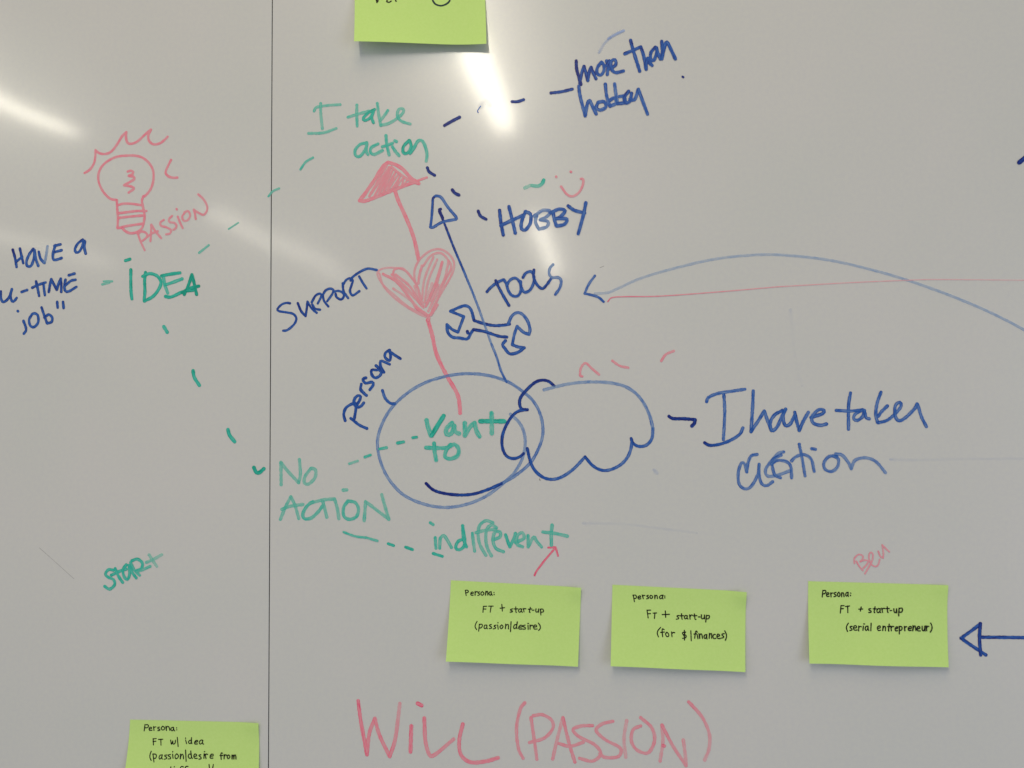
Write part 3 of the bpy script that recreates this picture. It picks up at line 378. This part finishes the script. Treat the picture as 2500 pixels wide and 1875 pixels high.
# ------------------------------------------------------------------ sticky notes
# label, corners (top left, top right, bottom right, bottom left) on the board in metres, lift of the lower edge, writing in 1/10000 of the sheet
NOTES = [
('green note under the red arrow, reading passion and desire',[(-0.1411, -0.16207), (-0.01379, -0.16716), (-0.01724, -0.24159), (-0.14448, -0.23811)],0.0085,
  [('persona line', 'black', 1.04, ['1150,1162 1235,1827', '1168,1168 1332,1149 1389,1312 1336,1441 1201,1484', '1595,1553 1768,1525 1743,1341 1641,1375 1574,1591 1634,1753 1776,1742', '1911,1233 1921,1734', '1912,1439 2012,1265 2081,1256', '2267,1267 2135,1328 2147,1440 2247,1502 2254,1650 2135,1731', '2472,1217 2361,1420 2412,1675 2543,1625 2593,1373 2466,1220', '2737,1151 2717,1646! 2759,1320 2850,1133 2892,1312 2892,1629', '3149,1194 3017,1248 2986,1473 3086,1645 3156,1485 3147,1167! 3175,1482 3255,1615', '3363,1256 3374,1256', '3392,1497 3380,1532']), ('middle line', 'black', 1.04, ['2602,3080 2593,3837', '2622,3087 2864,3045', '2600,3423 2805,3404', '3005,3023 3353,2991', '3197,2999 3150,3760', '4009,2721 4077,3557', '3894,3217 4232,3111', '4862,3204 4696,3299 4718,3407 4845,3482 4842,3586 4673,3652', '5082,2946 5116,3575 5157,3638', '4967,3210 5255,3172', '5495,3139 5369,3203 5296,3421 5394,3598 5506,3447 5549,3167! 5524,3440 5617,3574', '5663,3094 5738,3514', '5693,3247 5753,3082 5867,3127', '6200,2906 6142,3495 6194,3528', '6053,3152 6321,3088', '6351,3254 6484,3223', '6639,3041 6626,3354 6707,3464 6815,3341 6842,3047! 6842,3462', '6972,3061 7028,3786', '6959,3060 7154,3040 7220,3244 7173,3409 7020,3421']), ('lower line', 'black', 1.04, ['2181,4994 2077,5361 2056,5690 2188,6016', '2371,5328 2344,6188', '2367,5372 2550,5317 2614,5522 2501,5776 2372,5789', '2934,5407 2787,5422 2740,5706 2804,5854 2947,5704 2952,5421! 2942,5738 3005,5846', '3287,5304 3151,5367 3175,5498 3309,5602 3308,5751 3143,5814', '3646,5355 3519,5417 3507,5524 3621,5625 3600,5769 3447,5831', '3767,5314 3828,5823', '3770,5043 3795,5033', '4076,5280 3954,5515 4014,5736 4114,5721 4192,5474 4080,5287', '4379,5162 4375,5726! 4403,5337 4554,5180 4600,5313 4607,5742', '4784,4830 4777,6058', '5227,5164 5069,5181 4997,5468 5042,5667 5201,5502 5259,4801! 5218,5470 5266,5645', '5407,5476 5646,5376 5627,5213 5495,5219 5383,5470 5433,5680 5651,5644', '5862,5159 5730,5224 5732,5363 5887,5459 5896,5642 5718,5667', '6083,5151 6116,5670', '6062,4927 6063,4913', '6242,5107 6259,5631', '6258,5300 6356,5129 6449,5188', '6530,5341 6748,5267 6714,5094 6589,5083 6502,5342 6597,5595 6793,5554', '6865,4817 7005,5123 7035,5461 6914,5734'])]),
('green note about finances, middle of the lower row',[(0.01626, -0.16435), (0.14262, -0.16898), (0.14018, -0.24346), (0.01381, -0.23961)],0.008,
  [('persona line', 'black', 1.07, ['1587,1169 1687,1995', '1565,1218 1748,1162 1844,1365 1779,1580 1650,1593', '1972,1463 2150,1395 2116,1235 2024,1267 1947,1431 2010,1656 2169,1582', '2272,1112 2352,1572', '2312,1296 2371,1135 2462,1166', '2725,1114 2615,1173 2627,1279 2725,1352 2748,1482 2606,1566', '2919,1100 2836,1274 2919,1500 3015,1446 3051,1222 2938,1099', '3200,1062 3222,1510! 3243,1174 3337,1050 3390,1158 3412,1459', '3798,1011 3644,1073 3573,1284 3634,1486 3768,1319 3829,992! 3788,1328 3831,1462', '3945,1087 3973,1110', '3967,1286 3974,1339']), ('middle line', 'black', 1.07, ['2652,2990 2751,3946', '2657,3002 2924,2964', '2703,3442 2921,3401', '3115,3330 3378,3282', '3251,3282 3222,3984', '4027,2973 4068,3775', '3800,3451 4344,3371', '5058,3462 4926,3499 4917,3608 5029,3724 5021,3870 4858,3934', '5242,3220 5273,3841 5306,3883', '5126,3495 5402,3459', '5658,3432 5520,3431 5461,3689 5529,3835 5641,3724 5683,3436! 5653,3727 5728,3831', '5847,3315 5887,3847', '5888,3524 5961,3318 6070,3344', '6204,3157 6255,3802 6323,3829', '6134,3420 6384,3356', '6499,3509 6618,3502', '6725,3219 6729,3605 6804,3726 6933,3570 6950,3234! 6960,3712', '7101,3252 7050,4092', '7118,3293 7298,3263 7323,3469 7230,3673 7099,3688']), ('lower line', 'black', 1.07, ['3694,5056 3490,5493 3457,5839 3546,6232', '3964,5312 3841,5211 3813,5453 3860,6183', '3702,5668 3992,5596', '4174,5597 4069,5837 4168,6135 4290,6100 4311,5835 4185,5625', '4517,5541 4556,6118', '4538,5797 4621,5602 4757,5614', '5571,5471 5343,5548 5370,5763 5591,5858 5580,6145 5348,6253', '5472,5262 5489,6449', '5547,5475 5422,5924', '5952,5270 5989,6494', '6422,5351 6355,5259 6293,5463 6243,6166', '6183,5659 6383,5607', '6427,5699 6483,6193', '6419,5422 6408,5393', '6553,5558 6616,6155! 6621,5747 6698,5572 6779,5704 6823,6128', '7122,5649 6992,5702 6935,5949 7006,6158 7104,5970 7145,5635! 7133,5992 7164,6168', '7334,5474 7321,6090! 7355,5648 7473,5459 7505,5641 7505,6063', '7774,5576 7658,5592 7595,5843 7666,6087 7813,6049', '7905,5810 8100,5712 8047,5550 7948,5535 7882,5806 7961,6052 8132,6038', '8433,5433 8281,5481 8268,5628 8379,5745 8382,5911 8214,5984', '8472,5075 8577,5443 8604,5810 8517,6238'])]),
('rightmost green note, reading serial entrepreneur',[(0.20061, -0.15872), (0.32764, -0.16058), (0.32477, -0.23506), (0.19871, -0.23374)],0.008,
  [('persona line', 'black', 1.12, ['1069,1094 1023,1921', '1071,1128 1247,1085 1292,1300 1187,1494 1035,1535', '1331,1629 1492,1546 1476,1366 1375,1403 1331,1632 1378,1839 1517,1800', '1631,1385 1665,1875', '1657,1571 1704,1391 1794,1394', '2018,1301 1900,1356 1901,1524 2012,1601 2024,1744 1873,1840', '2227,1255 2126,1484 2178,1793 2280,1759 2309,1478 2210,1290', '2422,1327 2432,1815! 2437,1464 2521,1302 2575,1438 2602,1798', '2884,1256 2769,1308 2717,1551 2782,1736 2875,1567 2895,1247! 2887,1581 2919,1753', '3068,1329 3090,1350', '3068,1593 3071,1657']), ('middle line', 'black', 1.12, ['2386,2936 2333,3843', '2385,2930 2606,2922', '2349,3327 2553,3276', '2711,3018 2998,2939', '2866,2945 2877,3758', '3844,3025 3780,3522', '3670,3300 3949,3269', '4535,3196 4400,3238 4408,3380 4539,3472 4552,3640 4384,3677', '4839,2956 4770,3597 4819,3672', '4704,3206 4954,3208', '5183,3163 5043,3191 4964,3464 5037,3666 5176,3508 5209,3149! 5181,3501 5244,3637', '5311,3094 5378,3603', '5347,3282 5408,3116 5532,3120', '5712,2907 5736,3542 5773,3600', '5617,3133 5862,3116', '5914,3367 6024,3348', '6184,3128 6193,3440 6270,3618 6355,3464 6379,3111! 6390,3609', '6556,3024 6520,3979', '6572,3069 6766,3007 6797,3281 6708,3524 6540,3496']), ('lower line', 'black', 1.12, ['2905,5053 2776,5434 2768,5734 2837,6065', '3180,5424 3043,5457 3037,5586 3148,5726 3150,5872 3005,5938', '3307,5610 3489,5568 3467,5364 3340,5351 3269,5628 3339,5876 3539,5846', '3648,5365 3640,5958', '3651,5589 3741,5395 3839,5442', '3986,5352 3949,5858', '4006,5090 4006,5106', '4289,5348 4175,5377 4108,5646 4171,5889 4287,5683 4315,5331! 4321,5679 4366,5863', '4547,4969 4510,5878', '5003,5568 5185,5496 5177,5269 5050,5320 4976,5534 5048,5827 5200,5771', '5391,5271 5356,5804! 5409,5437 5511,5278 5561,5423 5550,5813', '5835,5012 5768,5798 5800,5837', '5713,5315 5932,5301', '5943,5235 5971,5802', '5975,5447 6041,5268 6149,5283', '6240,5537 6420,5475 6425,5313 6319,5329 6246,5546 6278,5796 6411,5763', '6551,5251 6535,6143', '6531,5262 6698,5250 6744,5461 6674,5706 6543,5676', '6909,5219 6935,5756', '6922,5429 7000,5259 7076,5259', '7205,5488 7387,5439 7382,5215 7277,5245 7175,5492 7222,5705 7382,5679', '7526,5111 7500,5727! 7559,5297 7668,5116 7706,5322 7723,5690', '7819,5475 8020,5400 7980,5191 7870,5218 7795,5486 7877,5712 8042,5721', '8183,5156 8182,5537 8246,5706 8344,5551 8373,5132! 8383,5709', '8462,5086 8506,5681', '8506,5351 8564,5126 8658,5156', '8800,4743 8885,5113 8870,5510 8755,5845'])]),
('green note left of the panel joint, cut by the bottom edge',[(-0.46716, -0.30534), (-0.3336, -0.30463), (-0.33236, -0.38061), (-0.47076, -0.38233)],0.009,
  [('persona line', 'black', 1.07, ['1187,593 1148,1399', '1174,622 1399,596 1469,786 1374,974 1169,1001', '1544,1129 1715,1060 1697,927 1582,913 1519,1124 1573,1328 1755,1288', '1861,820 1909,1304', '1875,998 1962,861 2047,853', '2322,869 2198,920 2204,1067 2336,1131 2360,1286 2209,1322', '2577,737 2462,974 2546,1219 2685,1177 2739,936 2567,735', '2821,744 2875,1273! 2870,881 2969,727 3076,887 3141,1256', '3409,854 3261,911 3212,1126 3315,1317 3408,1146 3415,883! 3449,1172 3513,1305', '3659,903 3662,931', '3667,1164 3679,1166']), ('middle line', 'black', 1.07, ['1884,2355 1944,3144', '1881,2381 2119,2340', '1894,2734 2112,2667', '2300,2438 2631,2408', '2478,2408 2522,3146', '3237,2494 3322,3023 3399,2602! 3457,2999 3592,2871 3606,2500', '3735,2133 3839,3280', '4387,2450 4476,2901', '4378,2233 4374,2181', '4820,2471 4687,2498 4609,2700 4704,2887 4815,2767 4827,2126! 4844,2729 4884,2883', '5103,2696 5301,2641 5299,2470 5175,2498 5085,2706 5115,2915 5312,2903', '5657,2388 5508,2470 5446,2739 5526,2923 5675,2734 5701,2423! 5696,2775 5772,2914']), ('third line', 'black', 1.07, ['1819,3932 1753,4329 1767,4708 1883,5047', '1966,4249 2106,5241', '1954,4271 2167,4289 2248,4488 2196,4791 2056,4772', '2653,4365 2518,4406 2455,4660 2509,4880 2633,4721 2686,4348! 2660,4696 2714,4870', '3044,4371 2886,4390 2882,4530 3025,4637 3019,4812 2854,4891', '3304,4300 3140,4350 3175,4506 3299,4606 3341,4803 3157,4845', '3461,4242 3519,4757', '3448,3976 3457,3913', '3770,4200 3656,4426 3713,4787 3854,4726 3919,4433 3769,4177', '4057,4219 4067,4815! 4107,4425 4195,4223 4273,4389 4315,4803', '4423,3705 4529,5100', '4861,4226 4701,4207 4664,4520 4792,4735 4905,4588 4826,3818! 4902,4496 4987,4729', '5089,4462 5291,4397 5270,4218 5128,4171 5085,4480 5171,4694 5355,4698', '5609,4244 5475,4294 5495,4411 5614,4527 5652,4725 5491,4800', '5859,4122 5860,4682', '5869,3867 5894,3831', '5917,4149 6021,4699', '5947,4320 6022,4140 6130,4180', '6346,4387 6544,4350 6546,4154 6406,4150 6324,4408 6357,4630 6546,4618', '7247,4007 7187,3941 7130,4125 7177,4756', '7071,4274 7280,4265', '7382,4153 7392,4685', '7401,4361 7480,4178 7569,4225', '7715,4177 7612,4348 7670,4639 7778,4584 7819,4335 7710,4179', '7973,4198 7990,4690! 8007,4281 8089,4194 8115,4394 8129,4675! 8142,4285 8209,4150 8267,4314 8288,4678']), ('last line', 'black', 1.07, ['3386,6193 3202,6245 3109,6507 3221,6744 3408,6561 3405,5818! 3417,6525 3482,6733', '3673,6108 3739,6672', '3661,5803 3676,5799', '4353,5797 4216,5735 4127,5972 4077,6764', '3946,6202 4311,6143', '4699,5726 4591,5714 4498,5889 4479,6714', '4344,6107 4661,6071']), ('last stroke', 'black', 1.07, ['6274,5429 6359,6183', '6599,5418 6548,6141'])]),
('curling green note at the top edge with part of a drawn ring',[(-0.23993, 0.4575), (-0.10725, 0.45113), (-0.10327, 0.3642), (-0.2345, 0.3697)],0.013,
  [('cut off letters', 'black', 1.51, ['1663,4442 1722,4886', '1829,4283 1789,4759', '2473,4737 2634,4843 2813,4673', '2509,4547 2473,4737', '3161,4546 3191,4694']), ('drawn ring', 'teal', 1.85, ['6026,4647 6215,5017 6602,5195 6996,5015 7264,4645 7320,4117 7122,3537 6637,3326 6176,3591 5970,4119 6026,4647'])]),
]
def sticky_note(label, C, lf, writing, ripple, corner, flick):
    C = [Vector((a, 0, b)) for a, b in C]
    root = bpy.data.objects.new('sticky_note', None); COL.objects.link(root)
    base = (C[0] + C[1])/2; root.location = base
    root['label'] = label; root['category'] = 'sticky note'; root['group'] = 'green sticky notes on the whiteboard'
    def surf(u, v, up=0.):
        p = (C[0]*(1-u) + C[1]*u)*(1-v) + (C[3]*(1-u) + C[2]*u)*v
        t = max(0., (v - .12)/.88)
        y = .0004 + lf*(t**1.7)*(1 + ripple*math.sin(u*5.2 + 1.1)*.25 + corner*(u - .5)) + .0006*t*math.sin(u*9 + v*3) + flick*math.exp(-((1-u)/.10)**2 - (v/.16)**2)
        return Vector((p.x, -y - up, p.z)) - base
    nu, nv = 36, 24; TH = .00012
    vs, fs = [], []
    def grid(f, flip):
        k = len(vs); vs.extend(f(i/nu, j/nv) for j in range(nv+1) for i in range(nu+1))
        for j in range(nv):
            for i in range(nu):
                q = [k + j*(nu+1)+i, k + (j+1)*(nu+1)+i, k + (j+1)*(nu+1)+i+1, k + j*(nu+1)+i+1]
                fs.append(q[::-1] if flip else q)
    grid(lambda u, v: surf(u, v, 0), False); grid(lambda u, v: surf(u, v, -TH), True)
    edge = [(i/nu, 0) for i in range(nu)] + [(1, j/nv) for j in range(nv)] + [(1 - i/nu, 1) for i in range(nu)] + [(0, 1 - j/nv) for j in range(nv+1)]
    k = len(vs)
    for u, v in edge: vs.append(surf(u, v, 0)); vs.append(surf(u, v, -TH))
    for i in range(len(edge) - 1): fs.append([k + 2*i, k + 2*i + 2, k + 2*i + 3, k + 2*i + 1])
    me = bpy.data.meshes.new('paper_sheet'); me.from_pydata(vs, [], fs); me.update()
    for p in me.polygons: p.use_smooth = True
    obj('paper_sheet', me, M_PAPER, root)
    W_, H_ = (C[1] - C[0]).length, (C[0] - C[3]).length
    for nm, colour, w, strokes in writing:
        i = Ink()
        for s in strokes:
            i.stroke([(a*W_, b*H_, c) for a, b, c in pts_of(s, 1e-4)], w/1000, .85, .75)
        me = i.mesh('handwriting', lambda a, b, c: surf(a/W_, b/H_, .00012 + c))
        obj('handwriting', me, INK[colour], root, 'drawn ring in dark teal ink' if colour == 'teal' else None)
    return root
for k, (label, C, lf, writing) in enumerate(NOTES):
    sticky_note(label, C, lf, writing, (.4, .3, -.3, .5, .9)[k], (-.35, -.3, -.2, -.3, -.2)[k], (.003, .0042, .0018, .0022, 0)[k])
